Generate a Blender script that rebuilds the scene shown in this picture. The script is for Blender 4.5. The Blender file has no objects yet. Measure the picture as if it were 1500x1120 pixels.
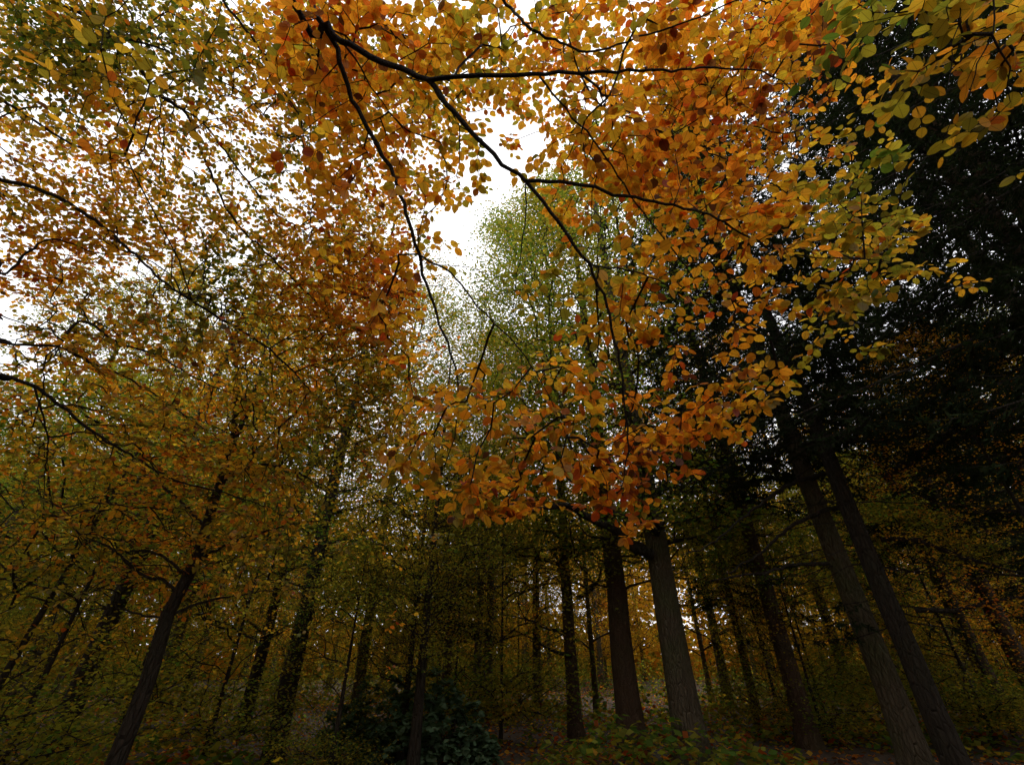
import bpy, math, random
import numpy as np
from mathutils import Matrix, Vector
random.seed(4)
rng = np.random.default_rng(11)
R = math.radians
S = bpy.context.scene
COL = S.collection

# ------------------------------------------------------------------ camera
PITCH = R(35.0); F = 658.0; EYE = np.array([0.0, 0.0, 1.6])
cd = bpy.data.cameras.new('camera'); cam = bpy.data.objects.new('camera', cd); COL.objects.link(cam)
cam.location = EYE; cam.rotation_euler = (R(90) + PITCH, 0, 0)
cd.sensor_width = 36.0; cd.lens = 36.0 * F / 1500.0; cd.shift_y = -60.0 / 1500.0
cd.clip_start = 0.05; cd.clip_end = 2000.0
S.camera = cam
# ------------------------------------------------------------------ sky, sun, exposure
SUN_EL, SUN_AZ = 52.0, 12.0
W = bpy.data.worlds.new('World'); S.world = W; W.use_nodes = True
nt = W.node_tree; nt.nodes.clear()
sk = nt.nodes.new('ShaderNodeTexSky'); sk.sky_type = 'NISHITA'; sk.sun_disc = False
sk.sun_elevation = R(SUN_EL); sk.sun_rotation = R(SUN_AZ)
mx = nt.nodes.new('ShaderNodeMix'); mx.data_type = 'RGBA'; mx.inputs['Factor'].default_value = 0.88
mx.inputs['B'].default_value = (10.0, 9.9, 10.1, 1)          # flat bright overcast
bg = nt.nodes.new('ShaderNodeBackground'); bg.inputs['Strength'].default_value = 0.12
wo = nt.nodes.new('ShaderNodeOutputWorld')
nt.links.new(sk.outputs[0], mx.inputs['A']); nt.links.new(mx.outputs['Result'], bg.inputs['Color'])
nt.links.new(bg.outputs[0], wo.inputs['Surface'])
sd = bpy.data.lights.new('sun', 'SUN'); sd.energy = 1.0; sd.angle = R(25); sd.color = (1, .94, .86)
so = bpy.data.objects.new('sun', sd); COL.objects.link(so)
so.rotation_euler = (R(90 - SUN_EL), 0, R(180 - SUN_AZ)); so.location = (0, 20, 30)
S.view_settings.view_transform = 'Standard'; S.view_settings.look = 'None'
S.view_settings.gamma = 1; S.view_settings.use_curve_mapping = False
S.view_settings.exposure = 0.62
cy = S.cycles
cy.max_bounces = 7; cy.diffuse_bounces = 4; cy.transmission_bounces = 5; cy.glossy_bounces = 2
cy.caustics_reflective = False; cy.caustics_refractive = False
cy.use_adaptive_sampling = True; cy.adaptive_threshold = 0.02
try:
    cy.use_denoising = True; cy.denoiser = 'OPENIMAGEDENOISE'
except Exception: pass

# ------------------------------------------------------------------ projection helpers (a photo pixel + a real distance -> a place)
AX = np.array([1.0, 0, 0]); AF = np.array([0, math.cos(PITCH), math.sin(PITCH)]); AU = np.array([0, -math.sin(PITCH), math.cos(PITCH)])
def P(px, py, z):
    px = np.asarray(px, float)[..., None]; py = np.asarray(py, float)[..., None]; z = np.asarray(z, float)[..., None]
    return EYE + z * (AF + (px - 750) / F * AX - (py - 500) / F * AU)
def PY(px, py, D):
    d = AF + (px - 750) / F * AX - (py - 500) / F * AU
    return EYE + d * (D / d[1])
def proj(X):
    v = X - EYE; z = v @ AF
    zz = np.where(np.abs(z) < 1e-6, 1e-6, z)
    return 750 + F * (v @ AX) / zz, 500 - F * (v @ AU) / zz, z

# ------------------------------------------------------------------ materials
def mat(name): 
    m = bpy.data.materials.new(name); m.use_nodes = True; m.node_tree.nodes.clear(); return m, m.node_tree
def N(t, k, **kw):
    n = t.nodes.new(k)
    for a, b in kw.items(): setattr(n, a, b)
    return n
def leaf_mat(name, refl, trans, near=True, spots=.5):
    m, t = mat(name); L = t.links.new
    geo = N(t, 'ShaderNodeNewGeometry'); oi = N(t, 'ShaderNodeObjectInfo')
    ad = N(t, 'ShaderNodeMath', operation='ADD'); L(geo.outputs['Random Per Island'], ad.inputs[0]); L(oi.outputs['Random'], ad.inputs[1])
    fr = N(t, 'ShaderNodeMath', operation='FRACT'); L(ad.outputs[0], fr.inputs[0])
    val = N(t, 'ShaderNodeMapRange'); L(fr.outputs[0], val.inputs[0]); val.inputs['To Min'].default_value = .62; val.inputs['To Max'].default_value = 1.3
    m2 = N(t, 'ShaderNodeMath', operation='MULTIPLY'); L(fr.outputs[0], m2.inputs[0]); m2.inputs[1].default_value = 7.31
    f2 = N(t, 'ShaderNodeMath', operation='FRACT'); L(m2.outputs[0], f2.inputs[0])
    hu = N(t, 'ShaderNodeMapRange'); L(f2.outputs[0], hu.inputs[0]); hu.inputs['To Min'].default_value = .482; hu.inputs['To Max'].default_value = .518
    fac = val.outputs[0]
    if near:
        uv = N(t, 'ShaderNodeUVMap', uv_map='leaf')
        sp = N(t, 'ShaderNodeSeparateXYZ'); L(uv.outputs[0], sp.inputs[0])
        ab = N(t, 'ShaderNodeMath', operation='ABSOLUTE'); L(sp.outputs[0], ab.inputs[0])
        # side veins: v - 0.8|u| ; midrib: |u| small
        vv = N(t, 'ShaderNodeMath', operation='MULTIPLY_ADD'); L(ab.outputs[0], vv.inputs[0]); vv.inputs[1].default_value = -.85; L(sp.outputs[1], vv.inputs[2])
        sc = N(t, 'ShaderNodeMath', operation='MULTIPLY'); L(vv.outputs[0], sc.inputs[0]); sc.inputs[1].default_value = 8.5
        pf = N(t, 'ShaderNodeMath', operation='PINGPONG'); L(sc.outputs[0], pf.inputs[0]); pf.inputs[1].default_value = .5
        vr = N(t, 'ShaderNodeMapRange'); L(pf.outputs[0], vr.inputs[0]); vr.inputs['From Max'].default_value = .14; vr.inputs['To Min'].default_value = .72; vr.inputs['To Max'].default_value = 1
        mr = N(t, 'ShaderNodeMapRange'); L(ab.outputs[0], mr.inputs[0]); mr.inputs['From Max'].default_value = .035; mr.inputs['To Min'].default_value = .5; mr.inputs['To Max'].default_value = 1
        mm = N(t, 'ShaderNodeMath', operation='MULTIPLY'); L(vr.outputs[0], mm.inputs[0]); L(mr.outputs[0], mm.inputs[1])
        m3 = N(t, 'ShaderNodeMath', operation='MULTIPLY'); L(mm.outputs[0], m3.inputs[0]); L(fac, m3.inputs[1]); fac = m3.outputs[0]
    # blotches of decay
    tc = N(t, 'ShaderNodeTexCoord'); no = N(t, 'ShaderNodeTexNoise'); no.inputs['Scale'].default_value = 55 if near else 9; no.inputs['Detail'].default_value = 3
    L(tc.outputs['Object'], no.inputs['Vector'])
    bl = N(t, 'ShaderNodeMapRange'); L(no.outputs['Fac'], bl.inputs[0]); bl.inputs['From Min'].default_value = .52; bl.inputs['From Max'].default_value = .72; bl.inputs['To Max'].default_value = spots
    outs = []
    for c in (refl, trans):
        hs = N(t, 'ShaderNodeHueSaturation'); hs.inputs['Color'].default_value = (*c, 1); L(hu.outputs[0], hs.inputs['Hue']); L(fac, hs.inputs['Value'])
        mi = N(t, 'ShaderNodeMix', data_type='RGBA'); L(bl.outputs[0], mi.inputs['Factor']); L(hs.outputs[0], mi.inputs['A'])
        mi.inputs['B'].default_value = (c[0] * .55 + .02, c[1] * .30 + .008, c[2] * .3 + .002, 1); outs.append(mi.outputs['Result'])
    df = N(t, 'ShaderNodeBsdfDiffuse'); L(outs[0], df.inputs[0]); tr = N(t, 'ShaderNodeBsdfTranslucent'); L(outs[1], tr.inputs[0])
    a = N(t, 'ShaderNodeAddShader'); L(df.outputs[0], a.inputs[0]); L(tr.outputs[0], a.inputs[1])
    o = N(t, 'ShaderNodeOutputMaterial')
    if near:
        gl = N(t, 'ShaderNodeBsdfGlossy'); gl.inputs['Roughness'].default_value = .45; gl.inputs['Color'].default_value = (1, 1, 1, 1)
        ms = N(t, 'ShaderNodeMixShader'); ms.inputs[0].default_value = .014; L(a.outputs[0], ms.inputs[1]); L(gl.outputs[0], ms.inputs[2]); L(ms.outputs[0], o.inputs[0])
    else: L(a.outputs[0], o.inputs[0])
    return m
def ramp_set(pre, near, k=1.0, sp=.5, g=1.0):
    cols = [((.035, .06, .010), (.085, .135, .012)), ((.085, .085, .013), (.19, .18, .015)), ((.15, .125, .016), (.34, .27, .02)),
            ((.26, .16, .018), (.62, .36, .022)), ((.26, .12, .014), (.70, .335, .018)), ((.26, .095, .012), (.68, .235, .014)),
            ((.16, .045, .012), (.42, .095, .010)), ((.06, .028, .012), (.13, .045, .012))]
    cols[:2] = [(tuple(v * g for v in a), tuple(v * g for v in b)) for a, b in cols[:2]]
    nm = ['green', 'olive', 'yellow_green', 'gold', 'amber', 'orange', 'rust', 'brown']
    return [leaf_mat(f'{pre}_{n}', tuple(v * k for v in a), tuple(v * k for v in b), near, sp) for n, (a, b) in zip(nm, cols)]
NEAR = ramp_set('near_leaf', True, .90, .8)
NEARB = ramp_set('olive_beech_leaf', True, .80, .9, .75)
FAR = ramp_set('wood_leaf', False, .66, .35, 1.55)
def simple_leaf(name, refl, trans): return leaf_mat(name, refl, trans, False, .3)
M_NEEDLE = simple_leaf('needle', (.013, .019, .008), (.007, .011, .003))
M_RHODO = simple_leaf('rhododendron_leaf', (.055, .085, .045), (.03, .06, .018))
def bark_mat(name, c1, c2, moss, moss_amt, sc=1.0, rough=.85):
    m, t = mat(name); L = t.links.new
    tc = N(t, 'ShaderNodeTexCoord'); mp = N(t, 'ShaderNodeMapping'); mp.inputs['Scale'].default_value = (9 * sc, 9 * sc, 2.2 * sc); L(tc.outputs['Object'], mp.inputs[0])
    n1 = N(t, 'ShaderNodeTexNoise'); n1.inputs['Scale'].default_value = 3; n1.inputs['Detail'].default_value = 8; n1.inputs['Roughness'].default_value = .65; L(mp.outputs[0], n1.inputs[0])
    vo = N(t, 'ShaderNodeTexVoronoi', feature='DISTANCE_TO_EDGE'); vo.inputs['Scale'].default_value = 2.2; L(mp.outputs[0], vo.inputs[0])
    cr = N(t, 'ShaderNodeMapRange'); L(vo.outputs[0], cr.inputs[0]); cr.inputs['From Max'].default_value = .12
    mi = N(t, 'ShaderNodeMix', data_type='RGBA'); L(n1.outputs['Fac'], mi.inputs['Factor']); mi.inputs['A'].default_value = (*c1, 1); mi.inputs['B'].default_value = (*c2, 1)
    n2 = N(t, 'ShaderNodeTexNoise'); n2.inputs['Scale'].default_value = 1.3; n2.inputs['Detail'].default_value = 5; L(tc.outputs['Object'], n2.inputs[0])
    mr = N(t, 'ShaderNodeMapRange'); L(n2.outputs['Fac'], mr.inputs[0]); mr.inputs['From Min'].default_value = .45; mr.inputs['From Max'].default_value = .65; mr.inputs['To Max'].default_value = moss_amt
    m2 = N(t, 'ShaderNodeMix', data_type='RGBA'); L(mr.outputs[0], m2.inputs['Factor']); L(mi.outputs['Result'], m2.inputs['A']); m2.inputs['B'].default_value = (*moss, 1)
    mu = N(t, 'ShaderNodeMath', operation='MULTIPLY_ADD'); L(cr.outputs[0], mu.inputs[0]); mu.inputs[1].default_value = .6; L(n1.outputs['Fac'], mu.inputs[2])
    bp = N(t, 'ShaderNodeBump'); bp.inputs['Strength'].default_value = 1; bp.inputs['Distance'].default_value = .045; L(mu.outputs[0], bp.inputs['Height'])
    b = N(t, 'ShaderNodeBsdfPrincipled'); b.inputs['Roughness'].default_value = rough; b.inputs['Specular IOR Level'].default_value = .15; L(m2.outputs['Result'], b.inputs['Base Color']); L(bp.outputs[0], b.inputs['Normal'])
    o = N(t, 'ShaderNodeOutputMaterial'); L(b.outputs[0], o.inputs[0]); return m
M_BEECH = bark_mat('beech_bark', (.045, .033, .020), (.125, .095, .058), (.06, .07, .022), .6)
M_PINE = bark_mat('conifer_bark', (.035, .022, .014), (.12, .07, .038), (.05, .055, .02), .35, 1.2)
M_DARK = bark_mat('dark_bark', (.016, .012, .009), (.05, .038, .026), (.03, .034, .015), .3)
M_TWIG = bark_mat('twig_bark', (.022, .016, .013), (.05, .036, .028), (.03, .03, .02), .2, 4)
def ground_mat():
    m, t = mat('leaf_litter_soil'); L = t.links.new
    tc = N(t, 'ShaderNodeTexCoord')
    n1 = N(t, 'ShaderNodeTexVoronoi'); n1.inputs['Scale'].default_value = 14; L(tc.outputs['Object'], n1.inputs[0])
    n2 = N(t, 'ShaderNodeTexNoise'); n2.inputs['Scale'].default_value = .35; n2.inputs['Detail'].default_value = 6; L(tc.outputs['Object'], n2.inputs[0])
    cr = N(t, 'ShaderNodeValToRGB'); e = cr.color_ramp.elements; e[0].color = (.018, .011, .006, 1); e[1].color = (.085, .042, .014, 1)
    e.new(.5).color = (.045, .024, .009, 1)
    sp = N(t, 'ShaderNodeSeparateXYZ'); L(n1.outputs['Color'], sp.inputs[0]); L(sp.outputs[0], cr.inputs[0])
    mr = N(t, 'ShaderNodeMapRange'); L(n2.outputs['Fac'], mr.inputs[0]); mr.inputs['From Min'].default_value = .5; mr.inputs['From Max'].default_value = .62; mr.inputs['To Max'].default_value = .7
    mi = N(t, 'ShaderNodeMix', data_type='RGBA'); L(mr.outputs[0], mi.inputs['Factor']); L(cr.outputs[0], mi.inputs['A']); mi.inputs['B'].default_value = (.02, .028, .008, 1)
    bp = N(t, 'ShaderNodeBump'); bp.inputs['Strength'].default_value = 1; bp.inputs['Distance'].default_value = .03; L(n1.outputs['Distance'], bp.inputs['Height'])
    b = N(t, 'ShaderNodeBsdfPrincipled'); b.inputs['Roughness'].default_value = .9; L(mi.outputs['Result'], b.inputs['Base Color']); L(bp.outputs[0], b.inputs['Normal'])
    o = N(t, 'ShaderNodeOutputMaterial'); L(b.outputs[0], o.inputs[0]); return m
M_GROUND = ground_mat()

# ------------------------------------------------------------------ mesh helpers
def build_mesh(name, V, flat, sizes, mats, midx=None, uv=None, smooth=False):
    me = bpy.data.meshes.new(name)
    V = np.ascontiguousarray(V, np.float32); flat = np.ascontiguousarray(flat, np.int32); sizes = np.ascontiguousarray(sizes, np.int32)
    me.vertices.add(len(V)); me.vertices.foreach_set('co', V.ravel())
    me.loops.add(len(flat)); me.loops.foreach_set('vertex_index', flat)
    me.polygons.add(len(sizes)); st = np.concatenate([[0], np.cumsum(sizes)[:-1]]).astype(np.int32)
    me.polygons.foreach_set('loop_start', st)
    for m in mats: me.materials.append(m)
    if midx is not None: me.polygons.foreach_set('material_index', np.ascontiguousarray(midx, np.int32))
    if smooth: me.polygons.foreach_set('use_smooth', np.ones(len(sizes), bool))
    if uv is not None:
        l = me.uv_layers.new(name='leaf'); l.data.foreach_set('uv', np.ascontiguousarray(uv, np.float32).ravel())
    me.update(calc_edges=True); return me
def link(name, me, parent=None, loc=(0, 0, 0), kind=None):
    o = bpy.data.objects.new(name, me); COL.objects.link(o); o.location = loc
    if parent is not None: o.parent = parent
    if kind: o['kind'] = kind
    return o
def thing(name, label, cat, loc=(0, 0, 0), group=None, rz=0, sc=1):
    o = bpy.data.objects.new(name, None); COL.objects.link(o); o.location = [float(v) for v in loc]; o.rotation_euler = (0, 0, rz); o.scale = (sc,) * 3
    o.empty_display_size = .2
    o['label'] = label; o['category'] = cat
    if group: o['group'] = group
    return o
def nrm(a): return a / np.maximum(np.linalg.norm(a, axis=-1, keepdims=True), 1e-9)

def near_template(fold, curl, wid):
    ts = [.13, .38, .66, .88]; V = [(0, 0, 0)]; UV = [(0, 0)]
    ws = [.27, .41, .37, .19]
    for t_, w in zip(ts, ws):
        w *= wid; zc = -curl * t_ * t_
        V += [(-w, t_ + .01, zc + fold * w), (0, t_, zc), (w, t_ + .01, zc + fold * w)]; UV += [(-w, t_), (0, t_), (w, t_)]
    V.append((0, 1.0, -curl)); UV.append((0, 1))
    f = [(0, 2, 1), (0, 3, 2)]
    for k in range(3):
        a = 1 + 3 * k; b = a + 3; f += [(a, a + 1, b + 1, b), (a + 1, a + 2, b + 2, b + 1)]
    f += [(10, 11, 13), (11, 12, 13)]
    # a short stalk
    V += [(-.012, -.16, .01), (.012, -.16, .01), (0, .02, .0)]; UV += [(0, 0)] * 3; f.append((14, 15, 16))
    return np.array(V), f, np.array(UV)
def mid_template():
    V = [(0, 0, 0), (-.32, .25, .05), (.32, .25, .05), (-.37, .62, .05), (.37, .62, .05), (0, 1, -.08)]
    f = [(0, 2, 1), (1, 2, 4, 3), (3, 4, 5)]
    return np.array(V), f, np.array([(v[0], v[1]) for v in V])
def far_template(w=.36):
    V = [(0, 0, 0), (w, .5, .04), (0, 1, 0), (-w, .5, .04)]
    return np.array(V), [(0, 1, 2, 3)], np.array([(v[0], v[1]) for v in V])
NT = [near_template(.22, .10, 1.0), near_template(.5, .30, .9), near_template(.05, .05, 1.08), near_template(-.25, .4, .95), near_template(.3, -.25, .85)]
MT = [mid_template()]; FT = [far_template()]
def leaf_frames(d, n):
    y = nrm(d); z = nrm(n - (n * y).sum(-1, keepdims=True) * y); x = np.cross(y, z)
    return np.stack([x, y, z], -1)        # columns
def leaves_mesh(name, tmpls, pos, d, n, size, midx, mats, want_uv=True, origin=np.zeros(3)):
    Fm = leaf_frames(d, n) * size[:, None, None]; pos = pos - origin
    Vs, Fl, Sz, UVs, MI = [], [], [], [], []; base = 0
    which = rng.integers(0, len(tmpls), len(pos))
    for k, (V, f, uv) in enumerate(tmpls):
        s = which == k; c = int(s.sum())
        if c == 0: continue
        vv = np.einsum('nij,kj->nki', Fm[s], V) + pos[s][:, None, :]
        Vs.append(vv.reshape(-1, 3)); off = base + np.arange(c)[:, None] * len(V)
        fl = np.concatenate([np.array(q) for q in f]); Fl.append((off + fl[None]).ravel())
        Sz.append(np.tile([len(q) for q in f], c)); UVs.append(np.tile(uv[fl], (c, 1)))
        MI.append(np.repeat(midx[s], len(f))); base += c * len(V)
    return build_mesh(name, np.concatenate(Vs), np.concatenate(Fl), np.concatenate(Sz), mats, np.concatenate(MI), np.concatenate(UVs) if want_uv else None)
def catmull(pts, step):
    pts = np.asarray(pts, float); out = []
    p = np.vstack([2 * pts[0] - pts[1], pts, 2 * pts[-1] - pts[-2]])
    for i in range(1, len(p) - 2):
        n = max(2, int(np.linalg.norm(p[i + 1][:3] - p[i][:3]) / step))
        for k in range(n):
            t = k / n; a, b, c, d = p[i - 1], p[i], p[i + 1], p[i + 2]
            out.append(.5 * (2 * b + (c - a) * t + (2 * a - 5 * b + 4 * c - d) * t * t + (3 * b - a - 3 * c + d) * t ** 3))
    out.append(pts[-1]); return np.array(out)
def tube(pts, rad, sides=8, bump=.08, seed=0):
    pts = np.asarray(pts); n = len(pts); rad = np.asarray(rad); r_ = np.random.default_rng(seed)
    T = nrm(np.gradient(pts, axis=0)); ref = np.array([.31, .17, .93]) if abs(T[0, 2]) < .8 else np.array([1., .1, 0])
    X = nrm(np.cross(T, ref)); Y = np.cross(T, X)
    a = np.arange(sides) * 2 * math.pi / sides
    ph = r_.uniform(0, 6.28, 3); s = np.arange(n)[:, None]
    rr = rad[:, None] * (1 + bump * (np.sin(2 * a[None] + ph[0] + s * .13) + .6 * np.sin(3 * a[None] + ph[1] - s * .21) + r_.normal(0, .35, (n, sides))))
    V = pts[:, None] + rr[..., None] * (np.cos(a)[None, :, None] * X[:, None] + np.sin(a)[None, :, None] * Y[:, None])
    i = np.arange(n - 1)[:, None] * sides; j = np.arange(sides)[None]; j2 = (j + 1) % sides
    f = np.stack([i + j, i + j2, i + sides + j2, i + sides + j], -1).reshape(-1, 4)
    Vf = np.vstack([V.reshape(-1, 3)]); return Vf, f
def tubes_mesh(name, lst, m, origin=np.zeros(3)):
    Vs, Fs = [], []; b = 0
    for V, f in lst: Vs.append(V); Fs.append(f + b); b += len(V)
    V = np.concatenate(Vs) - origin; f = np.concatenate(Fs)
    return build_mesh(name, V, f.ravel(), np.full(len(f), 4), [m], smooth=True)
def prisms(A, B, ra, rb, sides=3):
    T = nrm(B - A); ref = np.where(np.abs(T[:, 2:3]) > .9, np.array([[1., 0, 0]]), np.array([[0, 0, 1.]]))
    X = nrm(np.cross(T, ref)); Y = np.cross(T, X); a = np.arange(sides) * 2 * math.pi / sides
    off = np.cos(a)[None, :, None] * X[:, None] + np.sin(a)[None, :, None] * Y[:, None]
    V = np.concatenate([A[:, None] + off * ra[:, None, None], B[:, None] + off * rb[:, None, None]], 1).reshape(-1, 3)
    b = np.arange(len(A))[:, None, None] * 2 * sides; j = np.arange(sides); j2 = (j + 1) % sides
    f = (b + np.stack([j, j2, j2 + sides, j + sides], -1)[None]).reshape(-1, 4); return V, f

def grow(nodes, plen, att, bf=.3):
    """connect every attractor to the growing tree, cheapest first"""
    n0 = len(nodes); M = len(att)
    pos = np.empty((n0 + M, 3)); pos[:n0] = nodes; pl = np.empty(n0 + M); pl[:n0] = plen; par = np.full(n0 + M, -1)
    best = np.full(M, 1e9); bi = np.zeros(M, int)
    for s in range(0, n0, 64):
        c = np.linalg.norm(att[:, None] - nodes[None, s:s + 64], axis=-1) + bf * plen[None, s:s + 64]
        k = c.argmin(1); v = c[np.arange(M), k]; u = v < best; best[u] = v[u]; bi[u] = k[u] + s
    alive = np.ones(M, bool); at = att.astype(np.float32); cost = best.astype(np.float32)
    for q in range(M):
        i = int(cost.argmin()); cost[i] = 1e9; alive[i] = False
        me = n0 + q; p = bi[i]; pos[me] = att[i]; par[me] = p; pl[me] = pl[p] + np.linalg.norm(att[i] - pos[p])
        d = at - at[i]; c = np.sqrt(np.einsum('ij,ij->i', d, d)) + np.float32(bf * pl[me])
        u = (c < cost) & alive; cost[u] = c[u]; bi[u] = me
    return pos, par, n0
def downstream(par):
    cnt = np.ones(len(par))
    for i in range(len(par) - 1, -1, -1):
        if par[i] >= 0: cnt[par[i]] += cnt[i]
    return cnt
def wiggly(A, B, ra, rb, amp=.08, thr=.22):
    """long edges get two bends"""
    L = np.linalg.norm(B - A, axis=1); lg = L > thr
    a, b = A[lg], B[lg]; l = L[lg][:, None]
    m1 = a + (b - a) * .34 + rng.normal(0, amp, a.shape) * l * .5; m1[:, 2] += .05 * l[:, 0]
    m2 = a + (b - a) * .68 + rng.normal(0, amp, a.shape) * l * .5; m2[:, 2] += .03 * l[:, 0]
    r1 = ra[lg] * .66 + rb[lg] * .34; r2 = ra[lg] * .34 + rb[lg] * .66
    return (np.concatenate([A[~lg], a, m1, m2]), np.concatenate([B[~lg], m1, m2, b]),
            np.concatenate([ra[~lg], ra[lg], r1, r2]), np.concatenate([rb[~lg], r1, r2, rb[lg]]))

# ------------------------------------------------------------------ smooth noise fields over the picture plane / space
def vnoise(p, sc, seed):
    q = p * sc; r_ = np.random.default_rng(seed); out = np.zeros(len(p))
    for _ in range(6):
        k = r_.normal(0, 1.3, p.shape[1]); out += np.sin(q @ k + r_.uniform(0, 6.28))
    return out / 6 ** .5
def grid_at(grid, px, py, y0=0, x0=0, cell=50):
    g = np.array([[int(c) for c in row] for row in grid], float)
    x = np.clip((px - x0) / cell - .5, 0, g.shape[1] - 1.001); y = np.clip((py - y0) / cell - .5, 0, g.shape[0] - 1.001)
    i = x.astype(int); j = y.astype(int); fx = x - i; fy = y - j
    return (g[j, i] * (1 - fx) + g[j, i + 1] * fx) * (1 - fy) + (g[j + 1, i] * (1 - fx) + g[j + 1, i + 1] * fx) * fy
def blobs(px, py, lst):
    t = np.zeros(len(px))
    for x, y, rx, ry, a in lst: t += a * np.exp(-((px - x) / rx) ** 2 - ((py - y) / ry) ** 2)
    return t

# ------------------------------------------------------------------ the floor
def ground_h(x, y):
    return .10 * np.sin(x * .31 + 1.2) * np.sin(y * .27) + .05 * np.sin(x * .9 + y * .7)
def make_ground():
    k = np.concatenate([-np.geomspace(900, 42, 10), np.linspace(-40, 40, 120), np.geomspace(42, 900, 10)])
    X, Y = np.meshgrid(k, k + 12); h = ground_h(X, Y) * np.clip((70 - np.hypot(X, Y)) / 30, 0, 1)
    V = np.stack([X, Y, h], -1).reshape(-1, 3); n = len(k)
    i = (np.arange(n - 1)[:, None] * n + np.arange(n - 1)[None]).ravel()
    f = np.stack([i, i + 1, i + n + 1, i + n], -1)
    o = link('ground', build_mesh('ground', V, f.ravel(), np.full(len(f), 4), [M_GROUND], smooth=True), kind='structure')
make_ground()
def make_litter(n=26000):
    th = rng.uniform(-1.05, 1.05, n); d = rng.uniform(7, 34, n) ; x = np.sin(th) * d; y = np.cos(th) * d
    pos = np.stack([x, y, ground_h(x, y) + rng.uniform(.005, .04, n)], -1)
    a = rng.uniform(0, 6.28, n); dd = np.stack([np.cos(a), np.sin(a), rng.normal(0, .25, n)], -1)
    nn = np.stack([rng.normal(0, .45, n), rng.normal(0, .45, n), np.ones(n)], -1)
    mi = rng.choice([3, 4, 5, 6, 7], n, p=[.06, .16, .22, .28, .28])
    me = leaves_mesh('fallen_leaves', MT, pos, dd, nn, rng.uniform(.07, .11, n), mi, FAR, False)
    o = link('fallen_leaves', me, kind='stuff'); o['label'] = 'brown and rust fallen leaves strewn over the dark forest floor'; o['category'] = 'leaf litter'
make_litter()
def make_undergrowth(n=100000):
    th = rng.uniform(-1.05, 1.05, n); d = rng.uniform(9, 50, n); x = np.sin(th) * d; y = np.cos(th) * d
    XY = np.stack([x, y], -1); w = vnoise(XY, .45, 17) + .5 * vnoise(XY, 1.6, 18); k = w > .1; x, y, w = x[k], y[k], w[k]; n = len(x)
    hh = np.clip(w, 0, 1.2) * (.3 + .030 * y); pos = np.stack([x, y, ground_h(x, y) + hh * rng.random(n)], -1)
    a = rng.uniform(0, 6.28, n); dd = np.stack([np.cos(a), np.sin(a), rng.uniform(-.3, .6, n)], -1)
    nn = np.stack([rng.normal(0, .5, n), rng.normal(0, .5, n), np.ones(n)], -1)
    me = leaves_mesh('undergrowth', FT, pos, dd, nn, rng.uniform(.10, .2, n), rng.choice([0, 1, 2, 3, 6], n, p=[.4, .3, .12, .08, .1]), FAR, False)
    o = link('undergrowth', me, kind='stuff'); o['label'] = 'dark green brambles and low plants scattered over the forest floor'; o['category'] = 'undergrowth'
make_undergrowth()

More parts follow.
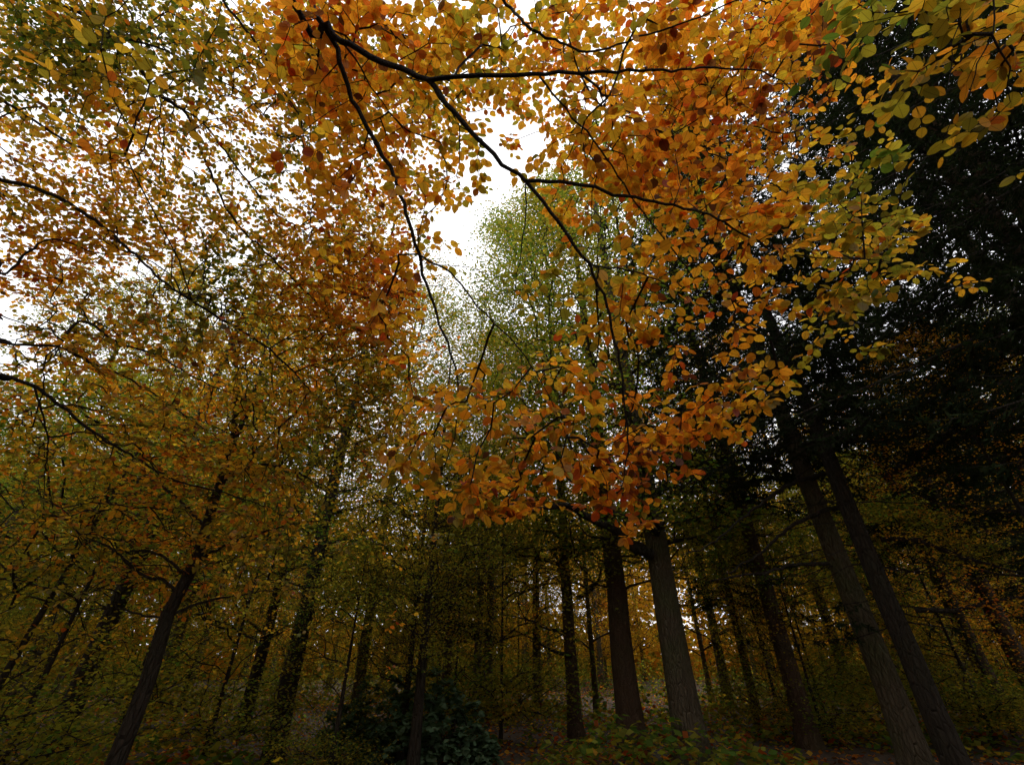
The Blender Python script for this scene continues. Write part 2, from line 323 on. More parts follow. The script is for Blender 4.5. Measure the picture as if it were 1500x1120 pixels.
# ------------------------------------------------------------------ near broadleaf trees traced from their limbs
SINGLE = {}
def single_mesh(k, mi, lm):
    key = (k, lm[mi].name)
    if key not in SINGLE:
        V, f, uv = NT[k]; fl = np.concatenate([np.array(q) for q in f])
        SINGLE[key] = build_mesh('leaf', V, fl, [len(q) for q in f], [lm[mi]], uv=uv[fl])
    return SINGLE[key]
def near_tree(name, label, base, limbs, trunkpts, clusters, tfield, leaf_size, nper, bf, tilt, templ, nsingle, seed, limb_mat=M_TWIG, bark=M_BEECH,
              tw_r=.0011, jit=.32, tvar=.10, lm=None):
    """limbs: list of (points xyz, r0, r1); clusters: (centres, radius, count)"""
    global rng
    rng = np.random.default_rng(seed)
    lm = lm or NEAR; base = np.array(base, float); root = thing(name, label, 'tree', base)
    tp = catmull(trunkpts[0], .25); rr = np.interp(np.arange(len(tp)), [0, 2, len(tp) - 1], [trunkpts[1] * 1.35, trunkpts[1], trunkpts[2]])
    link('trunk', tubes_mesh('trunk', [tube(tp, rr, 14, .05, seed)], bark, base), root)
    nodes, plen = [], []
    for k, (pts, r0, r1) in enumerate(limbs):
        c = catmull(pts, .05); c[2:-1] += rng.normal(0, .0035, c[2:-1].shape) * (1 + r0 * 20)
        n = len(c); s = np.linspace(0, 1, n); rad = r0 * (1 - s) ** .85 + r1
        link('limb', tubes_mesh('limb', [tube(c, rad, 9 if r0 > .01 else 6, .09, seed + k)], limb_mat, base), root)
        x, y, z = proj(c); ins = (z > .2) & (x > -260) & (x < 1760) & (y > -260)
        L = np.concatenate([[0], np.cumsum(np.linalg.norm(np.diff(c, axis=0), axis=1))])
        nodes.append(c[ins]); plen.append(L[ins] * .5 + k * .01)
    nodes = np.concatenate(nodes); plen = np.concatenate(plen)
    att = clusters
    pos, par, n0 = grow(nodes, plen, att, bf)
    cnt = downstream(par); rad = tw_r * np.clip(cnt, 1, 60) ** .42
    idx = np.arange(n0, len(pos)); A, B = pos[par[idx]], pos[idx]
    ra = np.where(par[idx] >= n0, np.minimum(rad[par[idx]], rad[idx] * 1.35), rad[idx] * 1.15); rb = rad[idx]
    V, f = prisms(*wiggly(A, B, ra, rb), 4)
    link('twigs', build_mesh('twigs', V - base, f.ravel(), np.full(len(f), 4), [limb_mat], smooth=True), root, kind='stuff')
    # leaves in two rows along the shoots
    e = nrm(B - A); m = len(idx)
    up = np.array([0, 0, 1.0]) + rng.normal(0, .10, (m, 3)) + tilt
    e = nrm(e + np.array([0, 0, -.12])); side = nrm(np.cross(up, e)); nodn = nrm(np.cross(e, side))
    el = np.linalg.norm(B - A, axis=1)
    PS, DS, NS, SZ = [], [], [], []
    for k in range(nper):
        sg = np.where((np.arange(m) + k) % 2 == 0, 1.0, -1.0)[:, None]
        if k == nper - 1: sg = sg * .25
        back = (np.minimum(el, .10 * leaf_size / .07) * (nper - 1 - k) / max(1, nper))[:, None] * rng.uniform(.7, 1.2, (m, 1))
        PS.append(B - nrm(B - A) * back); DS.append(nrm(e + side * sg * rng.uniform(.8, 1.6, (m, 1)) + rng.normal(0, .16, (m, 3))))
        NS.append(nrm(nodn + rng.normal(0, jit, (m, 3)))); SZ.append(rng.uniform(.72, 1.15, m) * leaf_size)
    PS, DS, NS, SZ = map(np.concatenate, (PS, DS, NS, SZ))
    keep = (rng.random(len(PS)) < .93) & (np.linalg.norm(PS - EYE, axis=1) > 1.45); PS, DS, NS, SZ = PS[keep], DS[keep], NS[keep], SZ[keep]
    PS = PS + DS * SZ[:, None] * .12
    x, y, z = proj(PS)
    t = tfield(x, y) + tvar * vnoise(PS, 2.2, seed + 5) + rng.normal(0, .10, len(PS))
    out = rng.random(len(PS)); t = np.where(out < .07, t + .3, t)
    mi = np.clip((t * 8).astype(int), 0, 7)
    nsingle = min(nsingle, int(len(PS) * .7))
    if nsingle:
        Fz = leaf_frames(DS, NS); view = nrm(PS - EYE); area = SZ ** 2 * np.abs((Fz[:, :, 2] * view).sum(1)) / np.maximum(z, .3) ** 2
        area[(z < .3) | (x < 5) | (x > 1495) | (y < 5) | (y > 1100)] = 0
        top = np.argsort(-area)[:nsingle]
        for i in top:
            o = bpy.data.objects.new('leaf', single_mesh(int(rng.integers(0, 5)), int(mi[i]), lm)); COL.objects.link(o); o.parent = root
            Mx = Matrix([[float(Fz[i, a, b] * SZ[i]) for b in range(3)] + [float(PS[i, a] - base[a])] for a in range(3)] + [[0, 0, 0, 1]])
            o.matrix_local = Mx
        keep = np.ones(len(PS), bool); keep[top] = False
        PS, DS, NS, SZ, mi = PS[keep], DS[keep], NS[keep], SZ[keep], mi[keep]
    link('foliage', leaves_mesh('foliage', templ, PS, DS, NS, SZ, mi, lm, True, base), root, kind='stuff')
    print(name, 'leaves', len(PS))
    return root
def sprays(grid, zf, lai, leaf_area, per_leaf, csize, flat, seed, thick=.0, droop=.15, clump=0., y0=0, x0=0):
    """attractors: flat horizontal sprays whose density follows the picture grid"""
    r_ = np.random.default_rng(seed); H = len(grid) * 50; Wd = len(grid[0]) * 50; pts = []
    # candidates uniformly over the picture
    n = 400000
    px = r_.uniform(x0, x0 + Wd, n); py = r_.uniform(y0, y0 + H, n); z = zf(px, py, r_)
    g = grid_at(grid, px, py, y0, x0); cellpix = Wd * H / n
    pleaf = g / 3 * lai * cellpix / (leaf_area * (F / z) ** 2 * .62)        # leaves owed to this candidate
    k = csize                                                             # leaves per spray
    if clump: pleaf = pleaf * np.clip(1 + clump * vnoise(P(px, py, z), 1.15, seed), 0.05, 3)
    pick = r_.random(n) < pleaf / k; C = P(px[pick], py[pick], z[pick]); c = len(C)
    m = max(1, int(round(k / per_leaf)))
    az = r_.uniform(0, 6.28, (c, m)); rad = flat * np.sqrt(r_.random((c, m)))
    dx = np.cos(az) * rad; dy = np.sin(az) * rad
    out = nrm(np.stack([C[:, 0], C[:, 1], np.zeros(c)], -1)) 
    dz = -droop * (dx * out[:, :1] + dy * out[:, 1:2]) - .25 * rad ** 2 + r_.normal(0, thick, (c, m))
    A = (C[:, None] + np.stack([dx, dy, dz], -1)).reshape(-1, 3)
    x, y, zz = proj(A); ok = (zz > .7) & (r_.random(len(A)) < np.clip(grid_at(grid, x, y, y0, x0) * 1.2, 0, 1) + (y < y0 + 25) + (x < x0 + 25) + (x > x0 + Wd - 25))
    print('attractors', ok.sum()); return A[ok]

def L3(lst): return np.array([P(a, b, c) for a, b, c in lst])
#  A : the amber beech overhead, trunk behind the camera
A_BASE = (-1.7, -2.3, 0)
A_top = [(-1.7, -2.3, 0), (-1.7, -2.3, 2), (-1.6, -2.2, 4.2), (-1.7, -2.3, 7), (-1.5, -2.5, 11)]
M1 = [(430, 0, 2.35), (478, 36, 2.33), (500, 60, 2.32), (560, 90, 2.3), (625, 118, 2.28), (665, 165, 2.26), (700, 205, 2.25), (735, 238, 2.24), (770, 265, 2.23), (805, 310, 2.22), (835, 350, 2.2),
      (862, 388, 2.2), (885, 432, 2.2), (900, 500, 2.2), (915, 590, 2.2), (919, 670, 2.2), (910, 715, 2.2)]
A_LIMBS = [
    (np.vstack([[(-1.6, -2.2, 4.0), (-1.5, -1.0, 4.45)], L3(M1)]), .026, .0022),
    (L3([(625, 118, 2.28), (665, 112, 2.25), (700, 111, 2.25), (780, 110, 2.24), (850, 107, 2.22), (920, 104, 2.2), (985, 103, 2.2), (1060, 98, 2.2), (1130, 112, 2.2), (1190, 150, 2.2)]), .0095, .0018),
    (L3([(770, 265, 2.23), (820, 265, 2.25), (870, 275, 2.28), (930, 290, 2.3), (1000, 302, 2.35), (1060, 325, 2.4), (1100, 350, 2.4), (1180, 375, 2.45), (1290, 380, 2.5)]), .0085, .0018),
    (L3([(466, 27, 2.335), (484, 54, 2.36), (498, 93, 2.4), (517, 147, 2.45), (560, 227, 2.5), (583, 273, 2.5), (600, 325, 2.5), (612, 372, 2.5), (630, 430, 2.5), (650, 490, 2.5), (667, 540, 2.5), (671, 590, 2.5), (665, 640, 2.5), (650, 690, 2.5)]), .0125, .0018),
    (np.vstack([[(-1.5, -1.0, 4.45)], L3([(700, -60, 2.6), (768, 33, 2.55), (820, 63, 2.5), (860, 75, 2.5), (890, 70, 2.5), (950, 50, 2.5), (1000, 35, 2.5), (1090, 0, 2.5), (1180, 10, 2.6)])]), .013, .002),
    (np.vstack([[(-1.5, -1.0, 4.45)], L3([(395, -30, 2.9), (417, 0, 2.9), (437, 40, 2.9), (470, 105, 2.9), (500, 155, 2.9), (530, 215, 2.95), (560, 300, 3.0)])]), .009, .0018),
    (L3([(790, 112, 2.24), (830, 160, 2.3), (880, 220, 2.3), (940, 310, 2.4), (1010, 400, 2.5), (1040, 500, 2.5), (1060, 580, 2.6)]), .0045, .0015),
    (L3([(612, 372, 2.5), (660, 400, 2.4), (700, 450, 2.3), (760, 510, 2.3), (800, 570, 2.3), (830, 640, 2.3)]), .004, .0014),
    (L3([(500, 60, 2.32), (530, 100, 2.5), (560, 150, 2.7), (600, 200, 2.8)]), .004, .0014),
    (L3([(850, 107, 2.22), (900, 150, 2.5), (980, 200, 2.9), (1060, 230, 3.2), (1160, 240, 3.4), (1250, 225, 3.4)]), .006, .0015),
    (L3([(862, 388, 2.2), (920, 396, 2.3), (975, 415, 2.4), (1060, 450, 2.4), (1130, 500, 2.4)]), .004, .0014),
    (L3([(770, 265, 2.23), (768, 330, 2.2), (757, 400, 2.2), (750, 470, 2.2)]), .003, .0012),
]
GA = ["000000003567777777788887300000",
      "000000003566777777788887500000",
      "000000002455775677888877420000",
      "000000002444542467777764310000",
      "000000002444330257777752221000",
      "000000001344320033567634430000",
      "000000000233200022356545552000",
      "000000000122200122345545553100",
      "000000000012000112345444444552",
      "000000000011000113454332243200",
      "000000000001000134444442000000",
      "000000000000244444445520000000",
      "000000000003555555554200000000",
      "000000000005666777651000000000",
      "000000000000456667300000000000",
      "000000000000100000320000000000",
      "000000000000000000000000000000"]
def zA(px, py, r_):
    n = vnoise(np.stack([px, py], -1) / 100., 1.0, 3)
    z = 2.62 + .28 * n + r_.uniform(-.25, .6, len(px))
    far = (r_.random(len(px)) < np.clip(blobs(px, py, [(1100, 170, 220, 170, .75), (620, 250, 120, 200, .5), (800, 80, 300, 120, .3)]), 0, .8))
    z = np.where(far, z + 1.5, z); z = z + np.clip((px - 1150) / 500, 0, 1) * (.3)
    return np.maximum(z, 2.25)
def tA(px, py):
    return .52 + blobs(px, py, [(1300, 350, 150, 160, -.13), (700, 380, 90, 120, -.1), (900, 440, 160, 90, -.09), (850, 680, 260, 110, .06), (560, 100, 130, 120, -.03), (1080, 170, 200, 120, .03), (560, 420, 80, 90, .05), (1220, 230, 100, 60, -.14), (1250, 420, 160, 60, -.04)])
attA = sprays(GA, zA, 1.34, .0027, 2.9, 15, .13, 21, .012, clump=.42)
near_tree('beech_tree', 'amber-leaved beech whose long dark limb slants down from the top to the centre', A_BASE, A_LIMBS,
          (A_top, .2, .08), attA, tA, .060, 3, .42, np.array([0, -.12, 0]), NT, 300, 31, tw_r=.0011)
#  C : green and gold leaf tips at the top right
C_BASE = (3.4, -2.0, 0)
C_LIMBS = [
    (np.vstack([[(3.3, -2.0, 3.9), (2.6, -.4, 4.0)], L3([(1330, -120, 1.5), (1400, -10, 1.4), (1396, 60, 1.38), (1385, 140, 1.36)])]), .007, .0012),
    (np.vstack([[(2.6, -.4, 4.0)], L3([(1480, -60, 1.4), (1457, 0, 1.38), (1452, 50, 1.36), (1438, 90, 1.35), (1420, 140, 1.35), (1380, 210, 1.4)])]), .005, .0011),
    (np.vstack([[(2.6, -.4, 4.0)], L3([(1340, -90, 1.6), (1333, 0, 1.6), (1334, 45, 1.6), (1340, 85, 1.6)])]), .004, .0011),
    (np.vstack([[(2.6, -.4, 4.0)], L3([(1270, -90, 1.7), (1280, 0, 1.7), (1262, 50, 1.75), (1235, 90, 1.8), (1215, 150, 1.9)])]), .004, .0011),
    (L3([(1452, 50, 1.36), (1475, 100, 1.36), (1480, 150, 1.4)]), .002, .001)]
GC = ["00004556666",
      "00014456666",
      "00011344566",
      "00001345564",
      "00001222441",
      "00000001210",
      "00000000000"]
attC = sprays(GC, lambda px, py, r_: 1.5 + np.clip((1400 - px) / 500, 0, 1) * .8 + r_.uniform(-.12, .18, len(px)), .85, .0023, 2.9, 8, .09, 22, .012, y0=-30, x0=1000)
near_tree('beech_tree', 'beech with big green and gold leaves hanging in at the top right corner', C_BASE, C_LIMBS,
          ([(3.4, -2, 0), (3.4, -2, 2), (3.3, -2, 4), (3.3, -2.1, 9)], .15, .06), attC, lambda x, y: .35 + blobs(x, y, [(1350, 60, 100, 60, -.06), (1440, 60, 60, 60, .06)]), .050, 3, .2,
          np.array([0, -.35, 0]), NT, 220, 32, tw_r=.0009, jit=.4)
#  B : the olive and brown beech on the left, limbs entering from the left edge
B_BASE = (-6.2, .6, 0)
def bl(*p, z0=4.2, z1=4.6):
    n = len(p); return L3([(a, b, z0 + (z1 - z0) * i / (n - 1)) for i, (a, b) in enumerate(p)])
BT = lambda h: (-6.2, .6, h)
B_LIMBS = [
    (np.vstack([[BT(2.9)], bl((-60, 545), (0, 550), (50, 565), (90, 595), (140, 635), (190, 665), (230, 690), (275, 708), (330, 722), (400, 745), z0=3.7, z1=4.6)]), .026, .003),
    (np.vstack([[BT(3.2)], bl((-60, 485), (0, 500), (35, 506), (85, 507), (130, 530), (180, 550), (260, 600), (330, 650), z0=3.7, z1=4.7)]), .020, .003),
    (np.vstack([[BT(5.6)], bl((-80, 225), (0, 262), (50, 275), (105, 300), (160, 340), (205, 380), (240, 412), (265, 430), (330, 455), (375, 460), (447, 462), z0=3.9)]), .024, .003),
    (bl((265, 430), (320, 465), (380, 500), (430, 545), (475, 595), (520, 650), z0=4.4, z1=4.8), .011, .0025),
    (np.vstack([[BT(5.9)], bl((-60, 120), (0, 145), (30, 165), (70, 190), (115, 215), (170, 235), (240, 280), z0=4.2)]), .022, .003),
    (np.vstack([[BT(6.2)], bl((-60, 190), (0, 170), (40, 158), (90, 160), (150, 190), z0=4.2)]), .014, .003),
    (np.vstack([[BT(5.0)], bl((-60, 330), (0, 400), (40, 370), (80, 350), (150, 372), (240, 375), z0=3.9)]), .022, .003),
    (np.vstack([[(-4.5, .6, 6.6)], bl((20, -60), (75, 0), (130, 25), (165, 55), (200, 95), (235, 140), (275, 168), (292, 215), (320, 280), (345, 325), (400, 380), (470, 450), (540, 540), z0=4.2, z1=4.9)]), .019, .003),
    (bl((235, 140), (290, 175), (325, 215), (360, 262), (400, 310), (450, 345), (510, 420), z0=4.4, z1=4.9), .010, .0025),
    (np.vstack([[(-4.0, .4, 6.8)], bl((280, -60), (325, 0), (365, 50), (395, 95), (412, 130), (440, 175), (448, 250), (470, 330), (500, 400), z0=4.2, z1=4.8)]), .014, .0025),
    (np.vstack([[(-4.0, .4, 6.8)], bl((120, -60), (180, 0), (205, 60), (220, 120), (235, 200), (245, 290), z0=4.4)]), .010, .0025),
    (bl((165, 55), (230, 70), (300, 105), (370, 150), (420, 220), z0=4.3), .008, .0025),
    (bl((85, 507), (120, 470), (170, 500), (230, 520), (290, 555), (370, 590), z0=3.9, z1=4.6), .010, .0025),
    (np.vstack([[BT(4.2)], bl((-60, 440), (0, 462), (60, 480), (130, 490), (200, 510), z0=3.8)]), .012, .003),
    (bl((50, 565), (70, 640), (66, 700), (62, 760), z0=3.8, z1=4.2), .006, .002),
]
GB = ["7777777765300000000000000",
      "7777777766441000000000000",
      "5567776777642200000000000",
      "4356666666532000000000000",
      "3356655665532000000000000",
      "5556655566532000000000000",
      "5556655666610000000000000",
      "5654443355660000000000000",
      "4555443345660000000000000",
      "4556554356660000000000000",
      "3556665555660000000000000",
      "4445555443450000000000000",
      "4444444433330000000000000",
      "3344444333210000000000000",
      "3333333331000000000000000",
      "2223333310000000000000000",
      "1112222100000000000000000",
      "0001111000000000000000000"]
def zB(px, py, r_):
    n = vnoise(np.stack([px, py], -1) / 100., 1.0, 8)
    z = 4.9 + .4 * n + r_.uniform(-.7, .9, len(px))
    near = r_.random(len(px)) < blobs(px, py, [(190, 60, 150, 70, .16)])
    return np.where(near, 2.1, np.maximum(z, 3.0))
def tB(px, py):
    return .44 + blobs(px, py, [(150, 60, 190, 90, -.20), (500, 410, 95, 120, .20), (560, 400, 60, 80, .08), (260, 580, 90, 50, .1), (200, 330, 110, 60, -.01), (330, 420, 80, 60, -.1), (430, 620, 150, 90, -.08), (60, 300, 90, 120, .05), (250, 500, 120, 60, .06), (80, 600, 120, 60, .02)])
attB = sprays(GB, zB, 1.3, .0024, 2.9, 26, .30, 23, .02, clump=.5)
near_tree('beech_tree', 'beech with small olive and amber leaves filling the upper left edge', B_BASE, B_LIMBS,
          ([BT(0), BT(2), BT(5), (-6.0, .7, 8), (-5.6, .8, 12)], .24, .1), attB, tB, .058, 3, .42, np.array([0, -.05, 0]), MT, 300, 33, tw_r=.0012, tvar=.13, lm=NEARB)

#  Y : young beech standing left of the centre
D = 5.4
Y_BASE = PY(205, 1030, D); Y_BASE[2] = 0
ytr = [PY(a, b, D) for a, b in ((215, 1000), (245, 900), (285, 825), (310, 745), (325, 700), (340, 650))]
ytr = [np.array([ytr[0][0] - .06, D, -.05])] + ytr
def yl(*p, d0=D, d1=D): n = len(p); return np.array([PY(a, b, d0 + (d1 - d0) * i / (n - 1)) for i, (a, b) in enumerate(p)])
Y_LIMBS = [
    (yl((340, 650), (345, 600), (347, 540), (335, 480), (328, 430)), .035, .004),
    (yl((340, 650), (360, 610), (375, 565), (392, 500), (400, 440), d1=5.8), .030, .004),
    (yl((325, 710), (350, 690), (390, 680), (430, 690), (490, 720), d1=5.1), .018, .003),
    (yl((325, 700), (375, 660), (415, 620), (470, 580), (540, 540), d1=5.6), .020, .003),
    (yl((262, 870), (240, 850), (205, 840), (160, 800), (120, 790), d1=5.0), .014, .003),
    (yl((275, 845), (230, 810), (170, 805), (130, 790), (80, 800), d1=5.7), .012, .003),
    (yl((300, 770), (260, 730), (220, 700), (170, 660), (120, 640), d1=5.8), .015, .003),
    (yl((250, 900), (300, 880), (360, 870), (420, 860), d1=5.9), .012, .003),
    (yl((290, 820), (350, 790), (420, 770), (480, 760), d1=4.8), .014, .003),
    (yl((245, 905), (210, 900), (160, 890), (100, 900), d1=5.5), .009, .003)]
GY = ["0000000000000",
      "0000000000000",
      "0000000000000",
      "0000000000000",
      "0000000000000",
      "0000000000000",
      "0000000000000",
      "0000001122100",
      "0000123333210",
      "0001233444321",
      "0012344445432",
      "1223345555542",
      "2333445555543",
      "3334455555542",
      "3344555555542",
      "3334455556542",
      "2222333333320",
      "1111111233330",
      "1111001122220",
      "0000000001110",
      "0000000000000"]
attY = sprays(GY, lambda px, py, r_: (4.9 + r_.uniform(-.9, 1.4, len(px))), .50, .0028, 2.9, 26, .30, 24, .03, clump=.6)
attY = attY[attY[:, 2] > .5]
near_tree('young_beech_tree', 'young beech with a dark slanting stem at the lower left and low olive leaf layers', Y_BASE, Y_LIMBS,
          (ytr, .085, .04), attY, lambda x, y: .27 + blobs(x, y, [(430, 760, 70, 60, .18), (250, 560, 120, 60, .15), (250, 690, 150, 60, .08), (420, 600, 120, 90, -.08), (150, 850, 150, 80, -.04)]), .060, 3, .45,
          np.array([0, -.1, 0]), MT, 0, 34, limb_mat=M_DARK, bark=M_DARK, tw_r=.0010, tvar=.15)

# ------------------------------------------------------------------ woodland trees (shared crowns)
def wood_variant(seed, H, r0, h0, shape, natt, nleaf, lsize, t0, tj):
    """crown and branches round a straight trunk on the z axis"""
    global rng
    rng = np.random.default_rng(seed)
    th = rng.uniform(0, 6.28, natt * 3); u = rng.random(natt * 3); h = h0 + (H - h0) * u
    f = (h - h0) / (H - h0)
    env = r0 * (shape(f))
    rr = env * rng.random(natt * 3) ** .42
    X = np.stack([np.cos(th) * rr, np.sin(th) * rr, h - .10 * rr ** 1.2], -1)
    w = vnoise(X, .75, seed + 1) + .3 * rng.normal(0, 1, len(X)); k = np.argsort(-w + rng.random(len(X)) * .9)[:natt]; X = X[k]
    trunk = np.stack([np.zeros(60), np.zeros(60), np.linspace(h0 * .55, H, 60)], -1)
    pos, par, n0 = grow(trunk, np.linspace(0, H * .5, 60), X, .55); cnt = downstream(par); rad = (.0055 if H > 8 else .0035) * np.clip(cnt, 1, 120) ** .5
    idx = np.arange(n0, len(pos)); A, B = pos[par[idx]], pos[idx]
    V, fc = prisms(*wiggly(A, B, np.minimum(rad[par[idx]], rad[idx] * 1.5), rad[idx], .06, .6), 4)
    wood = build_mesh('branches', V, fc.ravel(), np.full(len(fc), 4), [M_DARK])
    n = natt * nleaf; c = np.repeat(B, nleaf, 0); ax = rng.normal(0, 1, (n, 3)) * np.array([.34, .34, .075])
    pp = c + ax; a = rng.uniform(0, 6.28, n); dd = np.stack([np.cos(a), np.sin(a), rng.normal(-.25, .25, n)], -1)
    nn = np.stack([rng.normal(0, .5, n), rng.normal(0, .5, n), np.ones(n)], -1)
    t = t0 + tj * vnoise(pp, .9, seed + 2) + rng.normal(0, .07, n); mi = np.clip((t * 8).astype(int), 0, 7)
    return wood, leaves_mesh('crown', FT, pp, dd, nn, rng.uniform(.75, 1.2, n) * lsize, mi, FAR, False)
dome = lambda f: np.sin(np.clip(f, 0, 1) * 2.6 + .35) ** .8 * np.where(f > .97, .5, 1)
VAR = {
    'green': wood_variant(101, 19, 4.6, 4.0, dome, 1600, 24, .095, .14, .06),
    'olive': wood_variant(102, 18, 4.2, 3.2, dome, 1200, 18, .095, .27, .08),
    'gold': wood_variant(103, 17, 4.4, 2.6, dome, 1200, 18, .095, .40, .08),
    'brown': wood_variant(104, 16, 4.0, 2.2, dome, 1000, 18, .095, .52, .10),
    'low': wood_variant(105, 7, 3.0, .6, dome, 620, 22, .085, .20, .14)}
VH = {'green': 19, 'olive': 18, 'gold': 17, 'brown': 16, 'low': 7, 'spruce': 21, 'spruce_b': 18}
def spruce_variant(seed, H, h0, Lmax):
    global rng
    rng = np.random.default_rng(seed); A, B, ra, rb = [], [], [], []; NP, ND = [], []
    h = 2.2
    while h < H - .3:
        k = rng.integers(2, 4) if h < h0 else rng.integers(4, 7); a0 = rng.uniform(0, 6.28)
        for j in range(k):
            az = a0 + j * 6.283 / k + rng.normal(0, .25); hh = h + rng.uniform(-.15, .15); dead = hh < h0
            L = Lmax * min(1, (H - hh) / (H * .55)) ** .8 * rng.uniform(.6, 1.08) * (.6 if dead else 1)
            n = max(4, int(L / .28)); s = np.linspace(0, 1, n)
            d = np.array([math.cos(az), math.sin(az), 0]); sag = rng.uniform(.18, .34)
            pts = np.array([0, 0, hh]) + d[None] * (s * L)[:, None] + np.stack([np.zeros(n), np.zeros(n), -sag * L * s ** 1.3 + .12 * L * s ** 4], -1)
            pts[1:-1] += rng.normal(0, .02, (n - 2, 3)); r = (.012 if dead else .024) * (L / 3) * (1 - s) + .004
            A.append(pts[:-1]); B.append(pts[1:]); ra.append(r[:-1]); rb.append(r[1:])
            m = int(L / (.45 if dead else .095)); sl = rng.uniform(.12, 1, m); c = np.array([np.interp(sl, s, pts[:, q]) for q in range(3)]).T
            sg = np.where(np.arange(m) % 2 == 0, 1, -1)[:, None]; sd_ = np.array([-d[1], d[0], 0])
            tl = (.45 if dead else 1) * (np.minimum(.9, L * (1.05 - sl) * .45 + .12) * rng.uniform(.6, 1.1, m))[:, None]
            td = nrm(sd_ * sg + d * rng.uniform(.35, 1.0, (m, 1)) + np.array([0, 0, -1]) * rng.uniform(.05, .7, (m, 1)))
            e = c + td * tl; A.append(c); B.append(e); ra.append(np.full(m, .004)); rb.append(np.full(m, .0025))
            if not dead or rng.random() < .12:
                q = 18; u = rng.random((m, q, 1)); pp = (c[:, None] + (e - c)[:, None] * u).reshape(-1, 3)
                nd = nrm(np.repeat(td, q, 0) * .8 + rng.normal(0, .6, (m * q, 3)) + np.array([0, 0, -.25])); NP.append(pp); ND.append(nd)
        h += rng.uniform(.32, .5)
    A, B, ra, rb = map(np.concatenate, (A, B, ra, rb)); V, f = prisms(A, B, ra, rb, 3)
    wood = build_mesh('branches', V, f.ravel(), np.full(len(f), 4), [M_DARK])
    NP, ND = np.concatenate(NP), np.concatenate(ND); n = len(NP)
    print('needles', n)
    return wood, leaves_mesh('crown', [far_template(.13)], NP, ND, nrm(rng.normal(0, 1, (n, 3)) + 1e-3), rng.uniform(.06, .13, n), np.zeros(n, int), [M_NEEDLE], False)
VAR['spruce'] = spruce_variant(111, 21, 5.2, 3.9)
VAR['spruce_b'] = spruce_variant(112, 18, 4.0, 3.2)

tcount = 0
def wood_tree(name, label, x, y, diam, kind, sc=1.0, rz=None, group=None, lean=(0, 0), bark=None, sides=12, boughs=()):
    global tcount
    tcount += 1
    base = np.array([x, y, float(ground_h(np.array(x), np.array(y))) - .05]); root = thing(name, label, 'tree', base, group)
    r_ = np.random.default_rng(tcount * 7); H = VH[kind] * sc
    n = 26 if sides > 8 else 12; h = np.linspace(0, 1, n) ** 1.15; w = np.cumsum(r_.normal(0, .012, (n, 2)), 0) * min(1, diam * 3) * H / 18; w -= w[0]
    pts = np.stack([w[:, 0] + lean[0] * h * H, w[:, 1] + lean[1] * h * H, h * H], -1)
    rad = diam / 2 * (1 - h * .88) * (1 + .45 * np.exp(-h * H / .35))
    bk = bark or (M_PINE if 'spruce' in kind else M_BEECH)
    tl = [tube(pts, rad, sides, .03 if sides > 8 else .02, tcount)]
    link('trunk', tubes_mesh('trunk', tl, bk), root)
    rz_ = r_.uniform(0, 6.28) if rz is None else rz
    for nm, me in (('branches', VAR[kind][0]), ('crown', VAR[kind][1])):
        o = link(nm, me, root, kind='stuff'); o.scale = (sc,) * 3; o.rotation_euler = (math.atan(-lean[1]), math.atan(lean[0]), 0) if any(lean) else (0, 0, 0)
        o.rotation_euler.z = rz_
    for k, (bp, r0, r1) in enumerate(boughs):
        c = catmull(np.array(bp), .12); c[1:-1] += r_.normal(0, .012, c[1:-1].shape); s = np.linspace(0, 1, len(c))
        link('bough', tubes_mesh('bough', [tube(c, r0 * (1 - s) + r1, 8, .08, k)], M_DARK, base), root)
    return root
def at(px, D): return PY(px, 1000, D)[0]
def bo(D, *p, d1=None):
    d1 = D if d1 is None else d1; n = len(p); return [PY(a, b, D + (d1 - D) * i / (n - 1)) for i, (a, b) in enumerate(p)]
